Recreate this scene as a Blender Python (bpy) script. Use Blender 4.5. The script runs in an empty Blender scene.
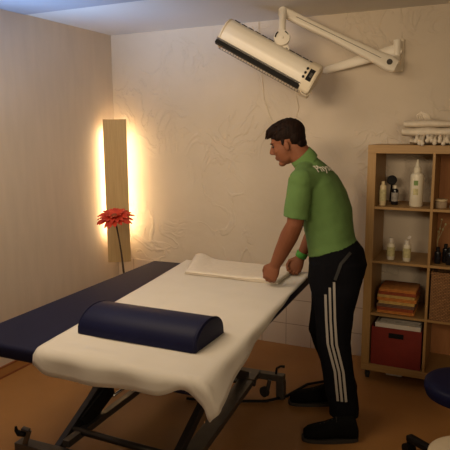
import bpy, bmesh, math, random
from mathutils import Vector, Matrix, noise
from mathutils.bvhtree import BVHTree
random.seed(7)
SC = bpy.context.scene
COL = SC.collection
V = Vector
PI = math.pi

# ------------------------------------------------------------------ camera
FL, PITCH, YAW, ROLL, H = 565.0, .1637, .4411, -.0064, 1.64
_cp, _sp = math.cos(PITCH), math.sin(PITCH)
CF = V((-math.sin(YAW) * _cp, math.cos(YAW) * _cp, -_sp))
_r = V((math.cos(YAW), math.sin(YAW), 0)); _u = _r.cross(CF)
CR = _r * math.cos(ROLL) + _u * math.sin(ROLL)
CU = _u * math.cos(ROLL) - _r * math.sin(ROLL)
CAM = V((0, 0, H))
cd = bpy.data.cameras.new('camera'); cam = bpy.data.objects.new('camera', cd); COL.objects.link(cam)
cd.sensor_width = 36; cd.lens = FL / 450 * 36; cd.clip_start = .05
M = Matrix((CR, CU, -CF)).transposed().to_4x4(); M.translation = CAM
cam.matrix_world = M
SC.camera = cam
SC.view_settings.view_transform = 'Standard'; SC.view_settings.look = 'None'
SC.view_settings.gamma = 1; SC.view_settings.use_curve_mapping = False
SC.view_settings.exposure = 0.0

def W(u, v, d):
    """world point measured from the photograph at depth d"""
    return CAM + (CF + CR * ((u - 225) / FL) - CU * ((v - 225) / FL)) * d

# ------------------------------------------------------------------ materials
def mat(name, col, rough=.6, metal=0, var=.0, scale=20, bump=0, bscale=60, col2=None, emit=0,
        stretch=(1, 1, 1), sheen=0, spec=.5, bdist=.01, detail=4):
    m = bpy.data.materials.new(name); m.use_nodes = True
    nt = m.node_tree; b = nt.nodes['Principled BSDF']
    b.inputs['Roughness'].default_value = rough; b.inputs['Metallic'].default_value = metal
    b.inputs['Specular IOR Level'].default_value = spec
    if sheen: b.inputs['Sheen Weight'].default_value = sheen
    c = (*col, 1)
    tc = nt.nodes.new('ShaderNodeTexCoord'); mp = nt.nodes.new('ShaderNodeMapping')
    mp.inputs['Scale'].default_value = stretch
    nt.links.new(tc.outputs['Object'], mp.inputs['Vector'])
    n = nt.nodes.new('ShaderNodeTexNoise'); n.inputs['Scale'].default_value = scale
    n.inputs['Detail'].default_value = detail
    nt.links.new(mp.outputs[0], n.inputs['Vector'])
    r = nt.nodes.new('ShaderNodeValToRGB')
    c2 = (*col2, 1) if col2 else tuple(x * (1 - var) for x in col) + (1,)
    c1 = c if col2 else tuple(min(1, x * (1 + var * .5)) for x in col) + (1,)
    r.color_ramp.elements[0].color = c2; r.color_ramp.elements[1].color = c1
    r.color_ramp.elements[0].position = .3; r.color_ramp.elements[1].position = .7
    nt.links.new(n.outputs['Fac'], r.inputs['Fac']); nt.links.new(r.outputs['Color'], b.inputs['Base Color'])
    if bump:
        n2 = nt.nodes.new('ShaderNodeTexNoise'); n2.inputs['Scale'].default_value = bscale
        nt.links.new(mp.outputs[0], n2.inputs['Vector'])
        bp = nt.nodes.new('ShaderNodeBump'); bp.inputs['Strength'].default_value = bump
        bp.inputs['Distance'].default_value = bdist
        nt.links.new(n2.outputs['Fac'], bp.inputs['Height']); nt.links.new(bp.outputs[0], b.inputs['Normal'])
    if emit:
        b.inputs['Emission Color'].default_value = c; b.inputs['Emission Strength'].default_value = emit
    return m

def plaster():
    m = mat('trowelled_plaster', (.60, .515, .415), rough=.9, var=.05, scale=3)
    nt = m.node_tree; b = nt.nodes['Principled BSDF']
    tc = [n for n in nt.nodes if n.type == 'TEX_COORD'][0]
    mp = nt.nodes.new('ShaderNodeMapping'); mp.inputs['Scale'].default_value = (1, 1, .75)
    mp.inputs['Rotation'].default_value = (0, .5, 0)
    nt.links.new(tc.outputs['Object'], mp.inputs['Vector'])
    n1 = nt.nodes.new('ShaderNodeTexNoise'); n1.inputs['Scale'].default_value = 4.5; n1.inputs['Detail'].default_value = 5
    n1.inputs['Distortion'].default_value = 1.4
    nt.links.new(mp.outputs[0], n1.inputs['Vector'])
    # ridges where the noise crosses its middle: strokes left by a trowel
    s = nt.nodes.new('ShaderNodeMath'); s.operation = 'SUBTRACT'; s.inputs[1].default_value = .5
    a = nt.nodes.new('ShaderNodeMath'); a.operation = 'ABSOLUTE'
    k = nt.nodes.new('ShaderNodeMapRange'); k.inputs[1].default_value = 0; k.inputs[2].default_value = .060; k.interpolation_type = 'SMOOTHERSTEP'
    k.inputs[3].default_value = 1; k.inputs[4].default_value = 0
    nt.links.new(n1.outputs['Fac'], s.inputs[0]); nt.links.new(s.outputs[0], a.inputs[0]); nt.links.new(a.outputs[0], k.inputs[0])
    n2 = nt.nodes.new('ShaderNodeTexNoise'); n2.inputs['Scale'].default_value = 2.2; nt.links.new(mp.outputs[0], n2.inputs['Vector'])
    k2 = nt.nodes.new('ShaderNodeMapRange'); k2.inputs[1].default_value = .48; k2.inputs[2].default_value = .6
    nt.links.new(n2.outputs['Fac'], k2.inputs[0])
    mu = nt.nodes.new('ShaderNodeMath'); mu.operation = 'MULTIPLY'
    nt.links.new(k.outputs[0], mu.inputs[0]); nt.links.new(k2.outputs[0], mu.inputs[1])
    n3 = nt.nodes.new('ShaderNodeTexNoise'); n3.inputs['Scale'].default_value = 9; nt.links.new(tc.outputs['Object'], n3.inputs['Vector'])
    ad = nt.nodes.new('ShaderNodeMath'); ad.operation = 'ADD'
    nt.links.new(mu.outputs[0], ad.inputs[0]); nt.links.new(n3.outputs['Fac'], ad.inputs[1])
    bp = nt.nodes.new('ShaderNodeBump'); bp.inputs['Strength'].default_value = .55; bp.inputs['Distance'].default_value = .009
    nt.links.new(ad.outputs[0], bp.inputs['Height']); nt.links.new(bp.outputs[0], b.inputs['Normal'])
    return m

def tile_mat():
    m = bpy.data.materials.new('wall_tile'); m.use_nodes = True
    nt = m.node_tree; b = nt.nodes['Principled BSDF']; b.inputs['Roughness'].default_value = .35
    tc = nt.nodes.new('ShaderNodeTexCoord'); mp = nt.nodes.new('ShaderNodeMapping')
    mp.inputs['Rotation'].default_value = (PI / 2, 0, 0)
    # tile joints measured: uprights every 0.2 m, rows every 0.19 m
    sx = nt.nodes.new('ShaderNodeSeparateXYZ'); nt.links.new(tc.outputs['Object'], sx.inputs[0])
    def joint(out, period, off):
        a = nt.nodes.new('ShaderNodeMath'); a.operation = 'ADD'; a.inputs[1].default_value = off + 100 * period
        d = nt.nodes.new('ShaderNodeMath'); d.operation = 'MODULO'; d.inputs[1].default_value = period
        l = nt.nodes.new('ShaderNodeMath'); l.operation = 'LESS_THAN'; l.inputs[1].default_value = .005
        nt.links.new(out, a.inputs[0]); nt.links.new(a.outputs[0], d.inputs[0]); nt.links.new(d.outputs[0], l.inputs[0])
        return l
    j1 = joint(sx.outputs['X'], .2, 1.375 - .0025); j2 = joint(sx.outputs['Z'], .195, -.165 - .0025)
    mx = nt.nodes.new('ShaderNodeMath'); mx.operation = 'MAXIMUM'
    nt.links.new(j1.outputs[0], mx.inputs[0]); nt.links.new(j2.outputs[0], mx.inputs[1])
    mix = nt.nodes.new('ShaderNodeMix'); mix.data_type = 'RGBA'
    mix.inputs[6].default_value = (.62, .52, .43, 1); mix.inputs[7].default_value = (.30, .22, .16, 1)
    nt.links.new(mx.outputs[0], mix.inputs[0]); nt.links.new(mix.outputs[2], b.inputs['Base Color'])
    bp = nt.nodes.new('ShaderNodeBump'); bp.invert = True; bp.inputs['Strength'].default_value = .3; bp.inputs['Distance'].default_value = .002
    nt.links.new(mx.outputs[0], bp.inputs['Height']); nt.links.new(bp.outputs[0], b.inputs['Normal'])
    return m

def wicker_mat():
    m = mat('wicker', (.36, .17, .06), rough=.7, var=.5, scale=60)
    nt = m.node_tree; b = nt.nodes['Principled BSDF']
    tc = [n for n in nt.nodes if n.type == 'TEX_COORD'][0]
    br = nt.nodes.new('ShaderNodeTexBrick'); br.inputs['Scale'].default_value = 26
    br.inputs['Color1'].default_value = (.40, .20, .07, 1); br.inputs['Color2'].default_value = (.28, .13, .045, 1)
    br.inputs['Mortar'].default_value = (.09, .035, .012, 1); br.inputs['Mortar Size'].default_value = .04
    mp = nt.nodes.new('ShaderNodeMapping'); mp.inputs['Rotation'].default_value = (PI / 2, 0, 0)
    nt.links.new(tc.outputs['Object'], mp.inputs['Vector']); nt.links.new(mp.outputs[0], br.inputs['Vector'])
    nt.links.new(br.outputs['Color'], b.inputs['Base Color'])
    bp = nt.nodes.new('ShaderNodeBump'); bp.inputs['Strength'].default_value = .8; bp.inputs['Distance'].default_value = .006; bp.invert = True
    nt.links.new(br.outputs['Fac'], bp.inputs['Height']); nt.links.new(bp.outputs[0], b.inputs['Normal'])
    return m

m_plaster = plaster()
m_wallL = mat('woven_wallpaper', (.60, .51, .42), rough=.95, var=.05, scale=8, bump=.25, bscale=55, stretch=(2, 2, .35), bdist=.003)
m_wall = mat('painted_wall', (.60, .51, .42), rough=.95, var=.04, scale=4)
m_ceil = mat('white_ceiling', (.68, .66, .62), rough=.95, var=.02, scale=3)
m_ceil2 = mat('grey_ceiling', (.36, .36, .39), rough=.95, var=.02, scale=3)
m_floor = mat('orange_lino', (.345, .165, .050), rough=.5, col2=(.30, .14, .042), scale=3.5, bump=.05, bscale=120, spec=.35)
m_skirt = mat('red_brown_skirting', (.26, .085, .03), rough=.5, var=.1)
m_skirt2 = mat('orange_skirting', (.40, .19, .06), rough=.5, var=.1)
m_tile = tile_mat()
m_sheet = mat('white_cotton', (.64, .585, .51), rough=.95, var=.03, scale=8, bump=.12, bscale=240, sheen=.2, bdist=.002)
m_towel = mat('white_terry', (.70, .62, .52), rough=1, var=.05, scale=30, bump=.5, bscale=420, bdist=.003)
m_blue = mat('navy_vinyl', (.009, .009, .030), rough=.65, spec=.15, var=.1, scale=6, bump=.06, bscale=260)
m_blue2 = mat('dark_blue_vinyl', (.007, .008, .034), rough=.5, spec=.14, var=.1, scale=6, bump=.06, bscale=260)
m_frame = mat('charcoal_steel', (.060, .052, .046), rough=.42, metal=.6, var=.15)
m_frame2 = mat('grey_steel', (.11, .10, .09), rough=.4, metal=.6, var=.15)
m_chrome = mat('bright_steel', (.7, .7, .7), rough=.25, metal=1)
m_black = mat('black_plastic', (.008, .007, .007), rough=.6, spec=.2, var=.2)
m_rubber = mat('black_rubber', (.02, .018, .016), rough=.8, var=.2)
m_wood = mat('beech_veneer', (.40, .235, .085), rough=.5, col2=(.33, .185, .062), scale=9, stretch=(12, 12, .7), bump=.04, bscale=12)
m_woodh = mat('beech_veneer_lengthwise', (.40, .235, .085), rough=.5, col2=(.33, .185, .062), scale=9, stretch=(.7, 12, 12))
m_oak = mat('oak_lamp_panel', (.56, .39, .18), rough=.55, col2=(.48, .325, .14), scale=8, stretch=(14, 14, .6))
m_backp = mat('red_brown_back_panel', (.46, .20, .075), rough=.7, col2=(.38, .16, .055), scale=6, stretch=(6, 1, 1))
m_red = mat('dark_red_card', (.20, .016, .008), rough=.6, var=.1)
m_paper = mat('white_paper', (.66, .60, .52), rough=.8, var=.05)
m_blanket = mat('cream_wool', (.72, .63, .51), rough=1, var=.12, scale=25, bump=.5, bscale=200, bdist=.004)
m_or = mat('orange_cloth', (.70, .28, .06), rough=.95, var=.2, scale=40, bump=.3, bscale=300, bdist=.002)
m_ye = mat('yellow_cloth', (.72, .50, .16), rough=.95, var=.2, scale=40, bump=.3, bscale=300, bdist=.002)
m_rd = mat('rust_red_cloth', (.42, .10, .035), rough=.95, var=.2, scale=40, bump=.3, bscale=300, bdist=.002)
m_gy = mat('grey_brown_cloth', (.24, .14, .09), rough=.95, var=.2, scale=40, bump=.3, bscale=300, bdist=.002)
m_bottle = mat('white_bottle', (.72, .66, .52), rough=.35, var=.03)
m_cream = mat('cream_bottle', (.66, .54, .33), rough=.35, var=.03)
m_lab = mat('green_label', (.18, .28, .08), rough=.6, var=.2)
m_laby = mat('yellow_label', (.56, .50, .26), rough=.6, var=.3, scale=60)
m_labg = mat('grey_label', (.32, .29, .26), rough=.6, var=.3, scale=60)
m_dark = mat('dark_bottle', (.010, .010, .014), rough=.2, var=.1)
m_glass = mat('clear_jar', (.42, .32, .22), rough=.15, var=.1)
m_wick = wicker_mat()
m_lampw = mat('cream_enamel', (.76, .70, .60), rough=.38, var=.03, scale=5)
m_lampw2 = mat('cream_plastic', (.70, .61, .47), rough=.45, var=.03, scale=5)
m_skin = mat('tanned_skin', (.215, .078, .037), rough=.65, spec=.3, col2=(.18, .062, .029), scale=9)
m_hair = mat('dark_brown_hair', (.012, .005, .003), rough=.7, spec=.12, var=.5, scale=60, stretch=(1, 1, .3), bump=.5, bscale=90)
m_shirt = mat('lime_green_shirt', (.095, .180, .050), rough=.9, var=.06, scale=12, bump=.15, bscale=300, bdist=.002)
m_shirt2 = mat('lime_green_collar', (.10, .19, .05), rough=.9, var=.06, scale=12)
m_pants = mat('black_sports_fabric', (.005, .005, .007), rough=.9, spec=.08, var=.2, scale=10)
m_print = mat('white_print', (.75, .72, .62), rough=.8)
m_white = mat('white_trim', (.30, .27, .24), rough=.8, var=.03)
m_grey_piping = mat('dark_grey_panel', (.016, .015, .015), rough=.7, var=.05)
m_shoe = mat('black_leather_shoe', (.005, .005, .005), rough=.85, spec=.08, var=.2)
m_sole = mat('grey_shoe_sole', (.024, .020, .017), rough=.7, var=.1)
m_band = mat('green_wristband', (.05, .24, .03), rough=.6, var=.1)
m_petal = mat('red_petal', (.72, .075, .028), rough=.6, col2=(.50, .035, .016), scale=25)
m_heart = mat('flower_heart', (.30, .07, .02), rough=.8, var=.5, scale=120)
m_stem = mat('dark_brown_stem', (.045, .022, .012), rough=.7, var=.3)
m_vase = mat('brown_ceramic', (.12, .06, .03), rough=.4, var=.2)
m_cool = mat('cream_stool_cover', (.62, .50, .34), rough=.6, var=.05)
m_tube = mat('warm_tube', (1.0, .75, .43), emit=23)
m_eye = mat('dark_eye', (.02, .012, .01), rough=.2)

# ------------------------------------------------------------------ mesh helpers
def obj(name, bm, m, parent=None, smooth=False, auto=None, recalc=True):
    if recalc: bmesh.ops.recalc_face_normals(bm, faces=bm.faces)
    me = bpy.data.meshes.new(name); bm.to_mesh(me); bm.free()
    me.materials.append(m)
    if smooth or auto is not None:
        for p in me.polygons: p.use_smooth = True
    o = bpy.data.objects.new(name, me); COL.objects.link(o)
    if auto is not None: me.set_sharp_from_angle(angle=math.radians(auto))
    if parent:
        o.parent = parent
        o.matrix_parent_inverse = parent.matrix_world.inverted() if False else Matrix.Translation(-parent.location)
    return o

def thing(name, label, cat, loc=(0, 0, 0), group=None):
    o = bpy.data.objects.new(name, None); COL.objects.link(o)
    o.empty_display_size = .05; o.location = loc
    o['label'] = label; o['category'] = cat
    if group: o['group'] = group
    return o

def tag(o, label, cat, group=None, kind=None):
    o['label'] = label; o['category'] = cat
    if group: o['group'] = group
    if kind: o['kind'] = kind
    return o

def box(bm, c, s, rz=0, bev=0, seg=2, rot=None):
    r = bmesh.ops.create_cube(bm, size=1); vs = r['verts']
    Mx = (rot.to_4x4() if rot else Matrix.Rotation(rz, 4, 'Z'))
    bmesh.ops.transform(bm, matrix=Matrix.Translation(V(c)) @ Mx @ Matrix.Diagonal((*s, 1)), verts=vs)
    if bev:
        es = list({e for v in vs for e in v.link_edges})
        bmesh.ops.bevel(bm, geom=es, offset=bev, segments=seg, affect='EDGES', profile=.5)

def beam(bm, a, b, w, h, up=V((0, 0, 1)), bev=.003):
    """rectangular bar from a to b, w wide (sideways), h high"""
    a = V(a); b = V(b); x = (b - a); L = x.length; x.normalize()
    y = V(up).cross(x).normalized(); z = x.cross(y)
    R = Matrix((x, y, z)).transposed()
    box(bm, (a + b) / 2, (L, w, h), rot=R, bev=bev)

def frame_of(t):
    t = t.normalized(); a = V((0, 0, 1)) if abs(t.z) < .9 else V((1, 0, 0))
    s = a.cross(t).normalized(); return s, t.cross(s)

def tube(bm, pts, r, n=10, cap=True):
    pts = [V(p) for p in pts]; rs = r if isinstance(r, (list, tuple)) else [r] * len(pts)
    rings = []; s0 = None
    for i, p in enumerate(pts):
        t = (pts[min(i + 1, len(pts) - 1)] - pts[max(i - 1, 0)]).normalized()
        if s0 is None: s0, u = frame_of(t)
        s0 = (s0 - t * s0.dot(t)).normalized(); u = t.cross(s0)
        rings.append([bm.verts.new(p + (s0 * math.cos(a) + u * math.sin(a)) * rs[i]) for a in [2 * PI * k / n for k in range(n)]])
    for a, b in zip(rings, rings[1:]):
        for k in range(n): bm.faces.new((a[k], a[(k + 1) % n], b[(k + 1) % n], b[k]))
    if cap: bm.faces.new(rings[0][::-1]); bm.faces.new(rings[-1])

def capsule(bm, pts, rs, n=12):
    """tube with rounded ends"""
    pts = [V(p) for p in pts]
    def ends(p, q, r):
        d = (p - q).normalized()
        return [(p + d * r * math.sin(a), r * math.cos(a)) for a in (1.45, 1.1, .7, .3)]
    h = ends(pts[0], pts[1], rs[0]); t = ends(pts[-1], pts[-2], rs[-1])[::-1]
    tube(bm, [x[0] for x in h] + pts + [x[0] for x in t], [x[1] for x in h] + list(rs) + [x[1] for x in t], n)

def loft(bm, secs, n=24, close=True, power=2.0):
    """secs: (centre, half-axis vector a, half-axis vector b)"""
    rings = []
    for c, a, b in secs:
        c, a, b = V(c), V(a), V(b); ring = []
        for k in range(n):
            t = 2 * PI * k / n; x, y = math.cos(t), math.sin(t)
            x = math.copysign(abs(x) ** (2 / power), x); y = math.copysign(abs(y) ** (2 / power), y)
            ring.append(bm.verts.new(c + a * x + b * y))
        rings.append(ring)
    for p, q in zip(rings, rings[1:]):
        for k in range(n): bm.faces.new((p[k], p[(k + 1) % n], q[(k + 1) % n], q[k]))
    if close: bm.faces.new(rings[0][::-1]); bm.faces.new(rings[-1])
    return rings

def ell(bm, c, ra, rb, rc, A=V((1, 0, 0)), B=V((0, 1, 0)), Cc=V((0, 0, 1)), seg=20):
    r = bmesh.ops.create_uvsphere(bm, u_segments=seg, v_segments=max(8, seg // 2), radius=1)
    Mx = Matrix((A * ra, B * rb, Cc * rc)).transposed().to_4x4(); Mx.translation = V(c)
    bmesh.ops.transform(bm, matrix=Mx, verts=r['verts'])

def lathe(bm, prof, c=(0, 0, 0), n=24, axis=V((0, 0, 1))):
    s, u = frame_of(axis); c = V(c); rings = []
    for r, z in prof:
        rings.append([bm.verts.new(c + axis * z + (s * math.cos(2 * PI * k / n) + u * math.sin(2 * PI * k / n)) * max(r, 1e-4)) for k in range(n)])
    for p, q in zip(rings, rings[1:]):
        for k in range(n): bm.faces.new((p[k], p[(k + 1) % n], q[(k + 1) % n], q[k]))
    bm.faces.new(rings[0][::-1]); bm.faces.new(rings[-1])

def prism(bm, poly, axis_vec):
    a = [bm.verts.new(V(p)) for p in poly]; b = [bm.verts.new(V(p) + V(axis_vec)) for p in poly]
    n = len(a)
    bm.faces.new(a[::-1]); bm.faces.new(b)
    for k in range(n): bm.faces.new((a[k], a[(k + 1) % n], b[(k + 1) % n], b[k]))

def fuse(name, bm, m, voxel, smooth_it=3, parent=None, factor=.5):
    """closed pieces fused into one continuous skin"""
    bmesh.ops.recalc_face_normals(bm, faces=bm.faces)
    me = bpy.data.meshes.new(name + '_raw'); bm.to_mesh(me); bm.free()
    t = bpy.data.objects.new('fuse_tmp', me); COL.objects.link(t)
    r = t.modifiers.new('r', 'REMESH'); r.mode = 'VOXEL'; r.voxel_size = voxel
    s = t.modifiers.new('s', 'SMOOTH'); s.iterations = smooth_it; s.factor = factor
    dg = bpy.context.evaluated_depsgraph_get(); dg.update()
    me2 = bpy.data.meshes.new_from_object(t.evaluated_get(dg)); me2.name = name
    bpy.data.objects.remove(t); bpy.data.meshes.remove(me)
    me2.materials.clear(); me2.materials.append(m)
    for p in me2.polygons: p.use_smooth = True
    o = bpy.data.objects.new(name, me2); COL.objects.link(o)
    if parent:
        o.parent = parent; o.matrix_parent_inverse = Matrix.Translation(-parent.location)
    return o

def B(): return bmesh.new()
def struct(name, bm, m, **k):
    o = obj(name, bm, m, **k); o['kind'] = 'structure'; return o

# ------------------------------------------------------------------ room
XL, YB, ZC = -2.93, 4.01, 2.433
XR, YF = 1.45, -2.3
TH = .12
b = B(); box(b, ((XL + XR) / 2, (YB + YF) / 2, -.05), (XR - XL + .3, YB - YF + .3, .1)); struct('floor', b, m_floor)
b = B(); box(b, ((XL + XR) / 2, (YB + YF) / 2, ZC + .05), (XR - XL + .3, YB - YF + .3, .1)); struct('ceiling', b, m_ceil)
b = B(); box(b, ((XL + XR) / 2, (3.05 + YF) / 2, ZC - .001), (XR - XL, 3.05 - YF, .006)); o = struct('trim_1', b, m_ceil2); o['label'] = 'greyer part of the ceiling away from the back wall'  # thin panel, darker grey than the ceiling strip along the back wall
b = B(); box(b, ((XL + XR) / 2, YB + TH / 2, ZC / 2), (XR - XL + .3, TH, ZC)); struct('wall_back', b, m_plaster)
# the left wall with a window nearer to the viewer than the frame shows
wy0, wy1, wz0, wz1 = .8, 1.95, 1.0, 2.1
b = B(); xw = XL - TH / 2
box(b, (xw, (YF + wy0) / 2, ZC / 2), (TH, wy0 - YF, ZC)); box(b, (xw, (wy1 + YB) / 2, ZC / 2), (TH, YB - wy1, ZC))
box(b, (xw, (wy0 + wy1) / 2, wz0 / 2), (TH, wy1 - wy0, wz0)); box(b, (xw, (wy0 + wy1) / 2, (wz1 + ZC) / 2), (TH, wy1 - wy0, ZC - wz1))
struct('wall_left', b, m_wallL)
b = B(); box(b, (XR + TH / 2, (YB + YF) / 2, ZC / 2), (TH, YB - YF, ZC)); struct('wall_right', b, m_wall)
b = B(); box(b, ((XL + XR) / 2, YF - TH / 2, ZC / 2), (XR - XL, TH, ZC)); struct('wall_front', b, m_wall)
b = B()
for cy, cz, sy, sz in ((wy0 + .03, (wz0 + wz1) / 2, .06, wz1 - wz0), (wy1 - .03, (wz0 + wz1) / 2, .06, wz1 - wz0), ((wy0 + wy1) / 2, wz0 + .03, wy1 - wy0, .06), ((wy0 + wy1) / 2, wz1 - .03, wy1 - wy0, .06), ((wy0 + wy1) / 2, (wz0 + wz1) / 2, .06, wz1 - wz0)):
    box(b, (XL - .05, cy, cz), (.06, sy, sz))
struct('window_1', b, m_paper)
# tiled wainscot on the back wall and the skirting of the left wall
b = B(); box(b, ((XL + XR) / 2, YB - .004, .2775), (XR - XL, .010, .555)); struct('trim_2', b, m_tile)
b = B(); box(b, (XL + .008, (YB + YF) / 2, .034), (.016, YB - YF, .068)); struct('baseboard_left', b, m_skirt2)
b = B(); box(b, (XL + .007, (YB + YF) / 2, .071), (.018, YB - YF, .010)); box(b, (XL + .010, (YB + YF) / 2, .006), (.022, YB - YF, .012)); struct('trim_3', b, m_skirt)

# ------------------------------------------------------------------ corner lamp
lc = V((XL + .175, YB - .145, 0)); dn = V((1, -1, 0)).normalized(); ds = V((1, 1, 0)).normalized()
lc = W(117.0, 190, 4.68); lc.z = 0
t = thing('corner_lamp', 'tall narrow wooden panel lamp glowing from behind across the room corner', 'lamp', (lc.x, lc.y, .545))
vdir = V((lc.x, lc.y, 0)).normalized(); ds = V((-vdir.y, vdir.x, 0)) * -1; dn = -vdir
def lamp_box(bm, off, z0, z1, w, d):
    R = Matrix((ds, dn, V((0, 0, 1)))).transposed()
    box(bm, lc + dn * off + V((0, 0, (z0 + z1) / 2)), (w, d, z1 - z0), rot=R, bev=.002)
b = B(); lamp_box(b, 0, .56, 1.745, .188, .018); obj('lamp_panel', b, m_oak, t)
b = B(); lamp_box(b, -.035, .64, 1.67, .05, .05); obj('lamp_housing', b, m_lampw, t)
for s in (-1, 1):
    b = B(); tube(b, [lc + ds * s * .066 - dn * .045 + V((0, 0, z)) for z in (.78, 1.66)], .013, 12); obj('light_tube', b, m_tube, t, smooth=True)
for z in (.70, 1.60):
    b = B(); tube(b, [lc - dn * .035 + V((0, 0, z)), lc - dn * .155 + V((0, 0, z))], .008, 8); obj('wall_mount', b, m_lampw, t)

# ------------------------------------------------------------------ flower
fh = W(114.5, 217, 4.30)
t = thing('gerbera_flower', 'large red gerbera flower on a thin dark stem before the corner lamp', 'flower', (fh.x + .06, fh.y - .02, 0))
fn = (V((.12, -.32, .93))).normalized()
s1, u1 = frame_of(fn)
def petal(bm, ang, L, wdt, lift, droop, base):
    d = s1 * math.cos(ang) + u1 * math.sin(ang); sd = fn.cross(d)
    n = 7; top = []; 
    for i in range(n + 1):
        q = i / n
        ww = wdt * (math.sin(PI * min(1, q * .80 + .10)) ** .5) * (1 if q < 1 else .45)
        p = fh + d * (base + (L - base) * q) + fn * (lift * math.sin(q * PI * .6) - droop * q * q)
        row = [bm.verts.new(p + sd * ww * k + fn * (-.006 * (1 - abs(k)) + .0)) for k in (-1, -.5, 0, .5, 1)]
        top.append(row)
    for a, c in zip(top, top[1:]):
        for k in range(4): bm.faces.new((a[k], a[k + 1], c[k + 1], c[k]))
for layer, (cnt, L, wd, lift, droop) in enumerate(((19, .145, .019, .006, .026), (17, .120, .017, .024, .006), (13, .080, .014, .036, -.008))):
    for k in range(cnt):
        b = B(); petal(b, 2 * PI * k / cnt + layer * .4 + random.uniform(-.06, .06), L * random.uniform(.88, 1.08), wd, lift, droop * random.uniform(.5, 1.5), .012)
        o = obj('petal', b, m_petal, t, smooth=True)
        sm = o.modifiers.new('thick', 'SOLIDIFY'); sm.thickness = .002
b = B(); lathe(b, [(.004, -.012), (.022, -.004), (.026, .010), (.022, .020), (.010, .024)], fh, 16, fn); obj('flower_heart', b, m_heart, t, smooth=True)
b = B(); lathe(b, [(.006, -.030), (.014, -.018), (.020, -.004)], fh, 12, fn); obj('sepal', b, m_stem, t, smooth=True)
sb = W(123.4, 271, 4.30)
pts = [fh - fn * .02]
for q in (.2, .45, .7, 1): p = fh.lerp(sb, q) + V((.010 * math.sin(q * 3), 0, 0)); pts.append(p)
sbase = V((sb.x + .05, sb.y, .30)); pts.append(sbase); pts.append(V((sb.x + .06, sb.y, .03)))
b = B(); tube(b, pts, [.007, .0065, .006, .007, .0085, .008, .008], 10); obj('stem', b, m_stem, t, smooth=True)
o = B(); lathe(o, [(.07, 0), (.085, .03), (.06, .22), (.035, .30), (.04, .33), (.03, .33), (.026, .30)], (sb.x + .055, sb.y, 0), 24)
tag(obj('floor_vase', o, m_vase, auto=40), 'brown floor vase holding the red gerbera behind the treatment table', 'vase')

# ------------------------------------------------------------------ treatment table
NL, NR, FR_, FL_ = V((-2.06, 1.645, 0)), V((-.897, 1.672, 0)), V((-.985, 3.36, 0)), V((-2.10, 3.275, 0))
ZT = .757
t = thing('treatment_table', 'wide height-adjustable treatment table with navy vinyl top on a steel scissor frame', 'table', (-1.55, 2.5, 0))
b = B()
vs = []
for z in (ZT - .062, ZT): vs.append([b.verts.new(V((p.x, p.y, z))) for p in (NL, NR, FR_, FL_)])
b.faces.new(vs[0][::-1]); b.faces.new(vs[1])
for k in range(4): b.faces.new((vs[0][k], vs[0][(k + 1) % 4], vs[1][(k + 1) % 4], vs[1][k]))
bmesh.ops.bevel(b, geom=b.edges[:], offset=.018, segments=4, affect='EDGES', profile=.5)
obj('upholstered_top', b, m_blue, t, auto=50)
b = B()
for p, q in ((V((-1.95, 1.80, .675)), V((-1.98, 3.15, .675))), (V((-1.12, 1.80, .675)), V((-1.12, 3.15, .675))), (V((-1.95, 1.86, .675)), V((-1.12, 1.86, .675))), (V((-1.97, 3.1, .675)), V((-1.12, 3.1, .675)))):
    beam(b, p, q, .05, .04)
obj('top_frame', b, m_frame, t)
RX0, RX1 = -1.78, -1.265           # side rails
b = B()
beam(b, (-2.035, 1.90, .115), (-1.02, 1.945, .115), .06, .055); obj('crossbar', b, m_frame2, t)
b = B(); beam(b, (-1.98, 3.06, .14), (-1.075, 3.12, .14), .05, .04); obj('crossbar', b, m_frame2, t)
for x0, x1 in ((RX0 + .0, RX0 - .02), (-1.165, -1.27)):
    b = B(); beam(b, (x0, 1.95, .155), (x1, 3.10, .155), .09 if x0 > -1.5 else .04, .035); obj('base_rail', b, m_frame2, t)
for p in ((-2.00, 1.90), (-1.05, 1.945), (-1.95, 3.06), (-1.098, 3.125)):
    b = B(); hh = .110 if p[1] > 2.5 else .080; box(b, (p[0], p[1], .010 + hh / 2), (.05, .05, hh), bev=.004)
    leg = obj('foot_post', b, m_frame2, t)
    b = B(); lathe(b, [(.022, 0), (.03, .004), (.03, .012), (.018, .02)], (p[0], p[1], 0), 16); obj('foot_pad', b, m_rubber, leg, auto=40)
# scissor arms: near pair rises away from the viewer, far pair rises back
for x in (-1.84, -1.23):
    b = B(); beam(b, (x, 1.95, .100), (x, 2.98, .650), .035, .045); obj('scissor_arm', b, m_frame, t)
    x2 = x + (.05 if x < -1.5 else -.05)
    b = B(); beam(b, (x2, 3.00, .165), (x2, 2.02, .655), .035, .055); obj('scissor_arm', b, m_frame, t)
    b = B(); tube(b, [(x - .04, 2.48, .412), (x2 + .04, 2.48, .412)], .014, 12); obj('pivot_pin', b, m_chrome, t, smooth=False)
for a, c, r in (((-1.84, 2.06, .165), (-1.23, 2.06, .165), .017), ((-1.78, 2.93, .155), (-1.2, 2.95, .155), .020), ((-1.86, 2.82, .59), (-1.23, 2.82, .59), .014)):
    b = B(); tube(b, [a, c], r, 12); obj('cross_tube', b, m_frame, t, smooth=True)
# motor: a plate housing and a bright piston on the left side
b = B(); beam(b, (-1.80, 2.10, .17), (-1.80, 2.36, .27), .03, .09, bev=.02); obj('motor_housing', b, m_black, t)
b = B(); tube(b, [(-1.80, 2.36, .215), (-1.80, 2.62, .215)], .009, 12); obj('piston_rod', b, m_chrome, t, smooth=True)
b = B(); beam(b, (-1.88, 2.13, .12), (-1.88, 2.38, .29), .02, .06, bev=.02); obj('side_plate', b, m_black, t)
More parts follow.
